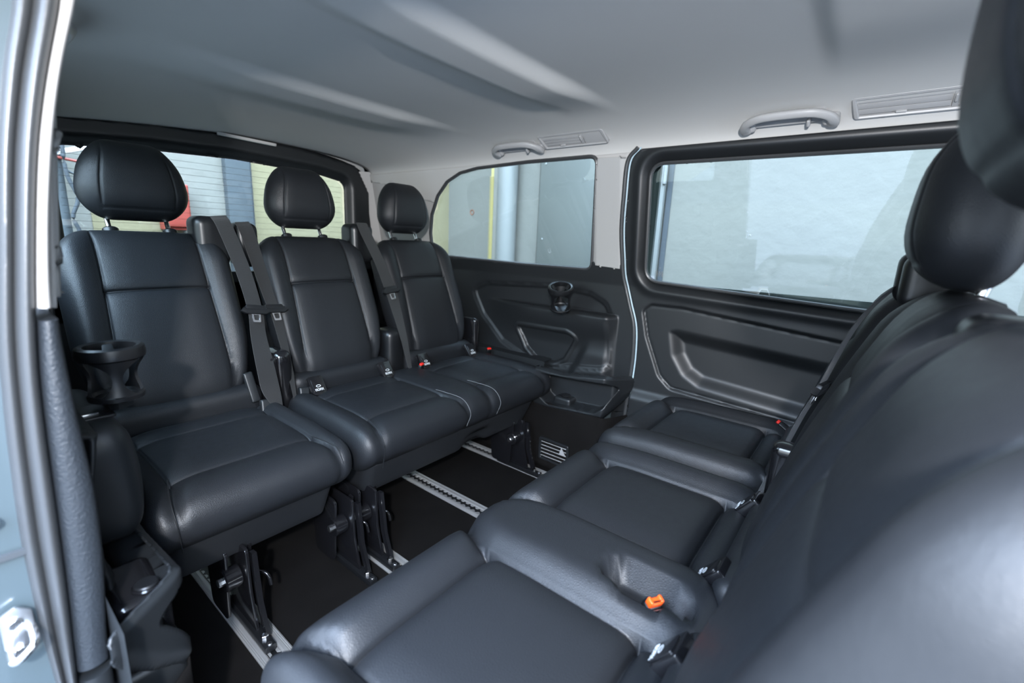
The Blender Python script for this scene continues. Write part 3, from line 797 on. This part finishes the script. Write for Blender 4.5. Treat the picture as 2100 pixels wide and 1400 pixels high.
rbox('side_hinge', (.05, .10, .2), .02, 'gloss', f1, (-.475, .05, .48), .03, 4)
f2 = empty('single_seat', (1.445, YF+.012, 0), (0, 0, math.pi)); tag(f2, 'front black leather single seat by the closed sliding door, facing the rear row', 'seat')
cushion('cushion', -.262, .235, .435, .475, .02, .16, [(-.185, .125)], -.362, f2, .027, (), -.062, .045, .07)
rbox('lower_back_pad', (.40, .08, .08), .03, 'leather', f2, (0, .03, .43), .02, 5)
backrest('backrest', 0, ZF, SF, f2, .57, .44, .11, .135); headrest(0, ZF, SF, f2, .285, .23, .12, 0, .68, -.06, True, .08)
skirt(-.22, .20, .2, .32, .40, f2); leg(-.09, f2, .23)
rbox('belt_housing', (.07, .10, .10), .022, 'darker', f2, (.235, .215, .96), .02, 5)

# ------------------------------------------------------------------ seat belts
def ribbon(name, Lp, Rp, m, parent=None, th=.0014, n=7):
    A = smooth_path(Lp, n); B = smooth_path(Rp, n); k = len(A); V = []; cols = 5
    for s in (0, 1):
        for i in range(k):
            t_ = A[min(i+1, k-1)]-A[max(i-1, 0)]; w = B[i]-A[i]; nn = np.cross(t_, w); L = np.linalg.norm(nn); nn = nn/(L if L > 1e-9 else 1)
            for j in range(cols): V.append(A[i]+(B[i]-A[i])*j/(cols-1)+nn*th*s)
    N = k*cols; F = []
    for s in (0, 1):
        for i in range(k-1):
            for j in range(cols-1):
                q = [s*N+i*cols+j, s*N+i*cols+j+1, s*N+(i+1)*cols+j+1, s*N+(i+1)*cols+j]; F.append(q if s else q[::-1])
    for i in range(k-1):
        for j in (0, cols-1): a = i*cols+j; b = (i+1)*cols+j; F.append([a, b, N+b, N+a])
    return mk(name, V, F, m, parent, True, 60)
def tongue(c, ex, ey, parent):
    """c centre; ex across strap, ey down the strap"""
    ex, ey = unit(ex), unit(ey); n = np.cross(ex, ey); n = n/np.linalg.norm(n)
    if n[1] > 0: n = -n
    c = np.array(c, float)+n*.004
    g = sweep('tongue', [c-ex*.038-ey*.006, c-ex*.03, c+ex*.03, c+ex*.038-ey*.006], [(a*1., b) for a, b in rpoly([(-.007, -.008), (.007, -.008), (.007, .010), (-.007, .010)], .004, 3)], 'darker', parent, up=ey)
    bar = prism('collar', rpoly([(-.027, -.020), (.027, -.020), (.033, -.004), (-.033, -.004)], .004, 3), -.006, .006, 'darker', g, (c, ex, ey, n), .002)
    o = rpoly([(-.014, .004), (.014, .004), (.012, .036), (-.012, .036)], .004, 4); i = rpoly([(-.008, .012), (.008, .012), (.007, .029), (-.007, .029)], .003, 4)
    ring('latch_plate', o, i, -.001, .0015, 'chrome', g, (c, ex, ey, n), .0005)
    return g
def belt(label, L, R, tc_, org, group='rear row seat belts'):
    org = np.array(org, float); e = empty('seat_belt', org); tag(e, label, 'seat belt', group)
    L = np.array(L)-org; R = np.array(R)-org
    ribbon('strap', L, R, 'belt', e)
    i, w, d = tc_
    a = (L[i]+R[i])/2; tongue(a, R[i]-L[i], L[i+1]+R[i+1]-L[i]-R[i], e)
    return e
dn = np.array([0, -.018, .004])
belt('left strap of the crossed pair, in front of the single rear seat edge', np.array([(.575, 1.70, 1.03), (.583, 1.672, .995), (.606, 1.618, .858), (.613, 1.572, .74), (.606, 1.548, .66), (.598, 1.502, .558), (.602, 1.478, .485), (.640, 1.452, .415)])+dn,
     np.array([(.622, 1.70, 1.035), (.630, 1.673, .998), (.652, 1.617, .857), (.658, 1.571, .733), (.654, 1.55, .66), (.653, 1.507, .57), (.652, 1.47, .478), (.648, 1.450, .411)])+dn, (3, 0, 0), (.62, 1.55, .7))
dn = np.array([0, -.018, .004])
belt('right strap of the crossed pair, in front of the middle rear seat edge', np.array([(.655, 1.725, 1.015), (.662, 1.70, .975), (.683, 1.629, .791), (.692, 1.602, .730), (.697, 1.59, .694), (.702, 1.53, .545), (.700, 1.487, .44), (.692, 1.472, .402)])+dn,
     np.array([(.700, 1.725, 1.02), (.708, 1.70, .978), (.722, 1.628, .788), (.728, 1.603, .728), (.731, 1.590, .690), (.726, 1.54, .561), (.717, 1.503, .466), (.700, 1.472, .395)])+dn, (3, 0, 0), (.70, 1.56, .7))
belt('single strap between the middle rear seat and the seat by the wall', np.array([(1.110, 1.715, 1.04), (1.113, 1.695, 1.0), (1.140, 1.640, .882), (1.156, 1.592, .765), (1.163, 1.580, .725), (1.175, 1.525, .586), (1.180, 1.492, .488), (1.186, 1.462, .417)])+dn,
     np.array([(1.158, 1.715, 1.04), (1.165, 1.695, 1.0), (1.192, 1.636, .875), (1.209, 1.594, .770), (1.215, 1.582, .73), (1.214, 1.535, .60), (1.205, 1.497, .502), (1.192, 1.462, .416)])+dn, (3, 0, 0), (1.17, 1.56, .7))
# belt of the front row between the double seat and the single seat
fb = np.array([(1.185, -.105, .995), (1.185, -.055, .955), (1.19, .005, .86), (1.19, .050, .70), (1.19, .075, .62), (1.19, .105, .50), (1.185, .132, .40)])
belt('strap seen edge on beside the front backrest, by the sliding door panel', fb+np.array([.0, 0.014, 0]), fb+np.array([.046, .004, 0]), (3, 0, 0), (1.2, .05, .7), 'front row seat belt')

# ------------------------------------------------------------------ buckles
def buckle(label, loc, rot, colr, s=1., name='belt_buckle', stalk=.06, grp=None):
    e = empty(name, loc, rot); tag(e, label, 'buckle', grp)
    rbox('housing', (.030*s, .018*s, .055*s), .005, 'darker', e, (0, 0, -.0275*s), .01, 4)
    rbox('button', (.025*s, .013*s, .010*s), .003, colr, e, (0, 0, .003*s), .01, 3)
    if stalk: sweep('stalk', [(0, 0, -.05*s), (0, .002, -.05*s-stalk)], [(-.008, -.004), (.008, -.004), (.008, .004), (-.008, .004)], 'darker', e, up=(0, 1, 0))
    return e
b = buckle('bright orange buckle in the pocket of the front bench, latch slot facing up', (.655, .195, .432), (.35, .1, -.5), 'orange', 1.0, stalk=.0)
# comb spring and metal tongue plate
for k in range(9): box('comb_tooth', (-.010+k*.0022, -.0035, .0075), (-.009+k*.0022, -.0025, .0125), 'darker', b, 0)
for s in (-1, 1): rbox('button_horn', (.006, .013, .014), .0025, 'orange', b, (s*.0105, 0, .006), .01, 3)
box('metal_plate', (-.009, -.0125, -.014), (.009, -.0105, .001), 'steel', b, .0005)
buckle('red tipped buckle standing by the single belt strap on the rear double seat', (1.232, 1.438, .472), (.3, 0, .3), 'red', .9)
buckle('red tipped buckle at the rear seat corner by the side wall', (1.655, 1.43, .474), (.3, 0, -.4), 'red', .8)
buckle('red edged buckle lying behind the front single seat cushion by the sliding door', (1.665, .17, .45), (-.9, .5, .3), 'red', 1.)
def stalkbox(label, x, y, z, h, w=.036):
    e = empty('belt_stalk', (x, y, z)); tag(e, label, 'belt stalk')
    rbox('boot', (w, .022, .075), .007, 'dark', e, (0, 0, .037), .02, 4).rotation_euler = (-.3, .12, 0)
    rbox('sleeve', (w*.8, .016, h), .006, 'dark', e, (0.0, .022+h*.16, .07+h/2), .02, 4).rotation_euler = (-.3, -.1, 0)
    return e
stalkbox('black plastic belt stalk left of the crossed straps', .600, 1.442, .40, .10)
stalkbox('black plastic belt stalk right of the crossed straps', .735, 1.462, .405, .10)

# ------------------------------------------------------------------ grab handles and air vents on the roof edge
def roofpoint(y, h, far=True):
    """point and inward normal on the headliner at across-parameter h"""
    H_ = HR if far else HL; sg = 1 if far else -1
    z = float(ceil_h(np.array(h), y)); z2 = float(ceil_h(np.array(h+.01), y)); z1 = float(ceil_h(np.array(h-.01), y))
    t = unit((sg*.02*H_, 0, z2-z1)); n = unit((-t[2]*1.0 if False else 0, 0, 0)) if False else unit(np.cross(t, (0, 1, 0)))
    if n[2] > 0: n = -n
    return np.array([CX+sg*h*H_, y, z]), n
def roof_frame(y, h, far=True, lean=0.):
    p, n = roofpoint(y, h, far); n = unit(n+np.array([-lean if far else lean, 0, 0])); ex = np.array([0, -1., 0]) if far else np.array([0, 1., 0]); ey = np.cross(n, ex)
    return mat4(p, ex, ey, n)      # x along the van, y across (towards the roof centre), z into the cabin
def handle(y, h, L, label, far=True):
    e = empty('grab_handle', mtx=roof_frame(y, h, far, .55)); tag(e, label, 'grab handle')
    k = L/2
    path = smooth_path([(-k, -.036, .008), (-k-.001, -.020, .020), (-k+.010, .000, .032), (-k+.040, .016, .040), (-k*.3, .021, .043), (k*.3, .021, .043), (k-.040, .016, .040), (k-.010, .000, .032), (k+.001, -.020, .020), (k, -.036, .008)], 7)
    sc = np.interp(np.linspace(0, 1, len(path)), [0, .12, .22, .78, .88, 1], [1.35, 1.25, 1.0, 1.0, 1.25, 1.35])
    sweep('grip', path, [(.0115*math.copysign(abs(math.cos(t))**.7, math.cos(t)), .0095*math.copysign(abs(math.sin(t))**.7, math.sin(t))) for t in np.linspace(0, 2*math.pi, 16, endpoint=False)], 'greyplastic', e, up=(0, .25, 1), scale=sc, ang=50)
    for s in (-1, 1): rbox('mount', (.040, .034, .040), .010, 'greyplastic', e, (s*(k-.006), -.026, -.004), .01, 4)
    prism('backing_plate', rpoly([(-k+.02, -.030), (k-.02, -.030), (k-.02, .014), (-k+.02, .014)], .008, 3), -.03, .006, 'greyplastic', e, None, .001)
    rbox('coat_hook', (.010, .020, .018), .004, 'greyplastic', e, (k*.48, -.024, .016), .01, 3)
    return e
def vent(y, h, L, label, far=True, slats=4, W=.072):
    e = empty('air_vent', mtx=roof_frame(y, h, far, .22)); tag(e, label, 'air vent')
    a = L/2; b = W/2; O = rpoly([(-a+.010, -b), (a-.004, -b), (a-.010, b), (-a, b)], [.012, .014, .014, .012], 5); k = len(O)
    inn = rpoly([(-a+.022, -b+.008), (a-.014, -b+.008), (a-.024, b-.012), (-a+.012, b-.012)], [.002]*4, 5)
    ring('frame', O, inn, -.030, .009, 'greyplastic', e, ((0, 0, 0), (1, 0, 0), (0, 1, 0), (0, 0, 1)), .003)
    prism('blank_panel', rpoly([(a-L*.34, -b+.008), (a-.014, -b+.008), (a-.024, b-.010), (a-L*.34, b-.010)], .001, 2), -.012, .004, 'greyplastic', e, None, .001)
    prism('backing', rpoly([(-a+.01, -b+.006), (a-.014, -b+.006), (a-.02, b-.008), (-a+.012, b-.008)], .001, 2), -.014, -.006, 'darker', e, None, .0)
    x0, x1 = -a+.016, a-L*.40
    for i in range(slats):
        yy = -b+.0115+i*(W-.021)/slats
        box('slat', (x0, yy, -.004), (x1, yy+(W-.021)/slats-.0016, .003), 'greyplastic', e, .0008)
    box('divider', (x1+.002, -b+.009, -.006), (x1+.014, b-.011, .004), 'greyplastic', e, .001)
    rbox('thumbwheel', (.0075, .024, .012), .0036, 'greyplastic', e, (x1+.008, 0, .004), .01, 4)
    rbox('slider', (.024, .0065, .010), .003, 'greyplastic', e, ((x0+x1)/2, -b+.012, .004), .01, 3)
    return e
handle(1.268, .915, .225, 'grey roof grab handle above the rear quarter window')
vent(1.00, .920, .30, 'small looking grey roof air vent with open slats, over the pale pillar')
handle(.276, .925, .222, 'grey roof grab handle above the sliding door window')
vent(-.04, .930, .34, 'grey roof air vent with closed flap above the sliding door window', True, 3)
handle(1.42, .915, .225, 'blue lit grab handle over the near window, at the upper left', False)
vent(1.13, .905, .30, 'blue lit slatted roof vent over the near side, at the upper left', False)

# roof lamp at the rear edge of the headliner
lp = empty('roof_lamp', (.995, 2.375, 1.400), (.10, .02, -.0)); tag(lp, 'slim pale lamp at the rear edge of the headliner above the rear window', 'lamp')
prism('lens', rpoly([(-.125, -.018), (.125, -.018), (.105, .02), (-.105, .02)], .015, 4), -.008, .006, 'lens', lp, ((0, 0, 0), (1, 0, 0), (0, 1, 0), (0, 0, -1)), .002)
ring('lamp_frame', rpoly([(-.135, -.024), (.135, -.024), (.112, .026), (-.112, .026)], .017, 4), rpoly([(-.125, -.018), (.125, -.018), (.105, .02), (-.105, .02)], .015, 4), -.008, .004, 'headliner', lp, ((0, 0, 0), (1, 0, 0), (0, 1, 0), (0, 0, -1)), .002)
# airbag badge cover on the far rear corner trim
cv = empty('trim_cap', (float(xf(1.27))-.004, 2.20, 1.275)); tag(cv, 'small rounded square cap in the pale corner trim behind the far rear seat', 'cap')
prism('lid', rpoly([(-.024, -.024), (.024, -.024), (.020, .024), (-.020, .024)], .008, 4), -.003, .0022, 'lighttrim', cv, ((0, 0, 0), (0, -1, 0), (-.17, 0, 1), (-1, 0, -.17)), .001)

# ------------------------------------------------------------------ cup holders
def cup(loc, rotz, label, s=1., tilt=0.):
    e = empty('cup_holder', loc, (0, 0, 0)); e.rotation_euler = (Matrix.Rotation(tilt, 3, Vector((.45, -.9, 0)).normalized()) @ Matrix.Rotation(rotz, 3, 'Z')).to_euler(); tag(e, label, 'cup holder')
    R = .046*s; r2 = .040*s; H_ = .10*s
    lathe('rim', [(R-.002, 0), (R+.003, .003), (R+.004, .010), (R+.002, .021), (R-.003, .024), (R-.009, .022), (R-.010, .012), (R-.009, .003), (R-.002, 0)], 'darker', e, (0, 0, H_-.024), (0, 0, 1), 40)
    lathe('base', [(0, 0), (r2-.006, 0), (r2, .003), (r2+.001, .010), (r2-.002, .013), (r2-.006, .012), (r2-.010, .007), (0, .007)], 'darker', e, (0, 0, 0), (0, 0, 1), 40)
    for an in (20, 140, 260):
        V = []; F = []; n = 9; k = 7
        for i in range(n):
            t = i/(n-1); z = .008+t*(H_-.032); w = math.radians(11+37*abs(2*t-1)**2.2); rr = r2+(R-r2)*t-.006*math.sin(math.pi*t)
            for q in (0, -.005):
                for j in range(k):
                    th = math.radians(an)+w*(2*j/(k-1)-1); V.append(((rr+q)*math.cos(th), (rr+q)*math.sin(th), z))
        for i in range(n-1):
            for q in range(2):
                for j in range(k-1):
                    a = i*2*k+q*k+j; b = a+2*k; F.append([a, a+1, b+1, b])
            for j in (0, k-1): a = i*2*k+j; F.append([a, a+k, a+3*k, a+2*k])
        mk('strut', V, F, 'darker', e, True, 45)
    for an in (80, 200, 320):
        th = math.radians(an); c = np.array([math.cos(th), math.sin(th), 0])
        prism('gripper_flap', rpoly([(-.009, -.012), (.009, -.012), (.007, .010), (-.007, .010)], .003, 3), -.0015, .0015, 'dark', e, (c*(R-.016)+[0, 0, H_-.014], (-math.sin(th), math.cos(th), 0), unit((c[0], c[1], 1.2)), unit((c[0], c[1], -.8))), .0005)
    box('mounting_tab', (-.016, -.016, -.016), (.016, .016, .001), 'dark', e, .003)
    return e
cup((1.645, 1.028, .722), .3, 'black open cup holder standing on the far side wall ledge below the rear quarter window', 1.1, .38)
cup((.178, 1.04, .690), 2.2, 'black open cup holder at the left, on the post beside the single rear seat', 1.0)
# post and console under the near cup holder
pc = empty('side_console', (.13, 1.05, 0)); tag(pc, 'dark plastic side console under the near cup holder, beside the single rear seat', 'console')
def conso(P):
    t = (P[:, 2]+.16)/.32; P[:, 0] += np.where(P[:, 0] > 0, -.012*sm(t)-.006*np.cos(t*6), 0); P[:, 1] += np.where(P[:, 1] < 0, .03*sm(1-t), 0); return P
rbox('post', (.15, .30, .235), (.03, .04, .05), 'dark', pc, (-.02, .03, .562), .02, 6, ((), (), ()), conso)
prism('top_plate', rpoly([(-.030, -.05), (.034, -.05), (.030, .03), (-.03, .03)], .004, 3), .677, .6815, 'darker', pc, ((0, -.02, 0), (1, 0, 0), (0, 1, 0), (0, 0, 1)), .001)
box('slot', (-.010, -.052, .6815), (.014, -.047, .6835), 'chrome', pc, .0005)
rbox('lower_panel', (.13, .34, .34), .014, 'dark', pc, (-.022, -.105, .165), .03, 4)
# power sockets in both bins
for loc, lb in (((1.668, .985, .338), 'round black socket cap in the far side storage bin'), ((.137, .800, .456), 'round black socket cap in the near side storage bin, lower left')):
    so = empty('power_socket', loc); tag(so, lb, 'socket')
    rbox('block', (.07, .085, .05) if loc[0] > 1 else (.075, .13, .125), .012 if loc[0] > 1 else .018, 'dark' if loc[0] > 1 else 'gloss', so, (0, 0, -.024) if loc[0] > 1 else (-.012, .035, -.062), .01, 4)
    cyl('cap', (0, 0, 0), (0, 0, .008), .022 if loc[0] > 1 else .016, 'darker', so, 28, .002)
    lathe('ring', [(.0225, 0), (.0245, .002), (.0225, .004)] if loc[0] > 1 else [(.0165, 0), (.0185, .002), (.0165, .004)], 'gloss', so, (0, 0, 0), (0, 0, 1), 28)

# ------------------------------------------------------------------ vent in the carpeted side wall
fv = empty('floor_vent', mtx=mat4((1.598, .985, .095), (0, -1, 0), (0, 0, 1), (-1, 0, 0))); tag(fv, 'small black louvred heater outlet set in the carpeted far side wall', 'vent')
O = rpoly([(-.078, -.052), (.080, -.056), (.074, .050), (-.078, .054)], .010, 5); I_ = rpoly([(-.066, -.042), (.068, -.046), (.063, .040), (-.066, .042)], .004, 5)
ring('frame', O, I_, -.01, .006, 'dark', fv, ((0, 0, 0), (1, 0, 0), (0, 1, 0), (0, 0, 1)), .002)
prism('backing', I_, -.03, -.008, 'darker', fv, None, 0)
for i in range(5):
    z = -.034+i*.0165; prism('louvre', [(-.066, -.006), (.066, -.006), (.066, .0045), (-.066, .0045)], -.0012, .0012, 'greyplastic', fv, ((0, z, 0), (1, 0, 0), (0, .35, .94), (0, -.94, .35)), .0004)
prism('pointer', [(.030, .002), (.062, .002), (.040, .034)], .002, .006, 'greyplastic', fv, None, .001)

# ------------------------------------------------------------------ outside: yard walls around the van
def wallbox(name, a, b, m, par=None, st=True, nm=None):
    o = box(name, a, b, m, par, .0); 
    return o
GZ = -.58
g = box('ground', (-14, -12, GZ-.1), (3.4, 3.56, GZ), 'asphalt', None, 0); tag(g, kind='structure')
yw = box('wall_yard_side', (3.30, 1.2, GZ), (3.7, 3.46, 4.2), 'wallteal', None, 0); tag(yw, kind='structure')
yw2 = box('wall_yard_front', (3.27, -9, GZ), (3.7, 1.2, 4.2), 'wallteal', None, 0); tag(yw2, kind='structure')
bw = box('wall_yard_back', (-2.2, 3.46, GZ), (3.7, 3.8, 3.2), 'walllight', None, 0); tag(bw, kind='structure')
cp = box('cream_panel', (1.45, 3.44, GZ), (3.30, 3.46, 3.0), 'wallbeige', bw, 0)
for i in range(22):
    pass
gp = box('grey_column', (1.28, 3.40, GZ), (1.43, 3.46, 3.1), 'greypaint', bw, .004)
box('column_edge', (1.432, 3.425, GZ), (1.448, 3.46, 3.1), 'gapshade', bw, 0)
box('cream_patch', (.60, 3.452, GZ), (1.02, 3.4605, 1.06), 'wallbeige', bw, 0)
box('pale_strip', (3.285, 2.79, GZ), (3.30, 2.845, 4.1), 'walllight', yw, 0)
box('plain_strip', (3.288, 2.34, GZ), (3.30, 2.585, 4.1), 'wallteal', yw, 0)
box('pipe_shade_line', (3.285, 2.588, GZ), (3.30, 2.604, 4.1), 'gapshade', yw, 0)  # dark strip painting in the shading right of the drain pipe
# ribbed yellow tape
tp = box('ribbed_tape', (3.290, 2.85, GZ), (3.30, 2.882, 4.1), 'yellow', None, 0); tag(tp, 'narrow yellow ribbed strip running down the wall beside the pipe', 'strip')
for k in range(64):
    z = .70+k*.0135; box('rib', (3.286, 2.85, z), (3.291, 2.895, z+.006), 'yellow', tp, 0)
pp = empty('drain_pipe', (3.20, 2.615, GZ)); tag(pp, 'thick painted vertical drain pipe outside the quarter window', 'pipe')
cyl('pipe', (0, 0, 0), (0, 0, 4.7), .088, 'pipe', pp, 40)
for z in (2.6, 4.0): cyl('bracket', (0, 0, z), (0, 0, z+.04), .094, 'pipe', pp, 40)
sh = empty('sheet_panel', (3.26, 2.06, GZ)); tag(sh, 'grey green metal sheet standing by the yard wall', 'panel')
box('sheet', (-.01, -.36, 0), (.02, .250, 4.0), 'panelgreen', sh, .003)
for z in (1.6, 2.2): cyl('rivet', (-.01, .2, z), (-.014, .2, z), .008, 'steel', sh, 10)
dg_ = box('joint_gap', (3.262, 1.20, GZ), (3.29, 1.235, 4.1), 'gapshade', None, 0); tag(dg_, 'dark vertical joint in the yard wall at the left edge of the sliding window', 'joint')
pst = empty('corner_post', (3.24, 1.275, GZ)); tag(pst, 'grey steel angle post with hinge beside the dark wall joint', 'post')
box('post', (-.01, -.03, 0), (.03, .03, 4.6), 'pipe', pst, .003)
cyl('hinge', (-.015, -.03, 2.0), (-.015, -.03, 2.12), .014, 'pipe', pst, 14)
hl = empty('wall_hole', (3.299, 3.12, 1.245)); tag(hl, 'round rusty hole in the pale teal wall outside', 'hole')
lathe('hole_rim', [(.026, 0), (.024, .004), (.018, .002), (.012, -.02), (0, -.022)], mat('rust', (.16, .06, .03), .9, var=.3, vscale=60), hl, (0, 0, 0), (-1, 0, 0), 20)
# left part of the back yard: pole, red and white bars, red box, cable
po = empty('yard_pole', (.47, 3.36, GZ)); tag(po, 'grey painted pole behind the rear window at the far left', 'pole')
cyl('pole', (0, 0, 0), (0, 0, 3.2), .030, 'greypaint', po, 16)
cb = tube('cable', smooth_path([(.50, 3.30, 1.9), (.505, 3.30, 1.5), (.50, 3.30, 1.25), (.53, 3.30, 1.12), (.50, 3.30, 1.02), (.52, 3.30, .9), (.50, 3.3, .5), (.51, 3.3, GZ)], 6), .009, 'gapshade'); tag(cb, 'black cable hanging down behind the rear window', 'cable')
br = empty('barrier_arm', (.44, 3.32, 1.32)); tag(br, 'red and white barrier bars seen through the rear window at the left', 'barrier')
tube('white_bar', [(0, 0, 0), (.28, 0, .10)], .013, 'whitepaint', br, 8); tube('red_bar', [(.02, 0, -.005), (.12, 0, -.018)], .007, 'redpaint', br, 8)
tube('red_bracket', [(.165, 0, .11), (.20, 0, .085), (.26, 0, .10)], .010, 'redpaint', br, 8); tube('grey_stay', [(.13, 0, 0), (.15, 0, -.11), (.07, 0, -.07)], .006, 'greypaint', br, 8)
rb = empty('red_box', (.975, 3.40, 1.11)); tag(rb, 'red wall box partly hidden behind the single seat headrest', 'box')
rbox('case', (.14, .10, .27), .006, 'redpaint', rb, (0, 0, 0), .05, 3); rbox('lid', (.12, .02, .23), .004, 'redpaint', rb, (0, -.055, 0), .05, 3)
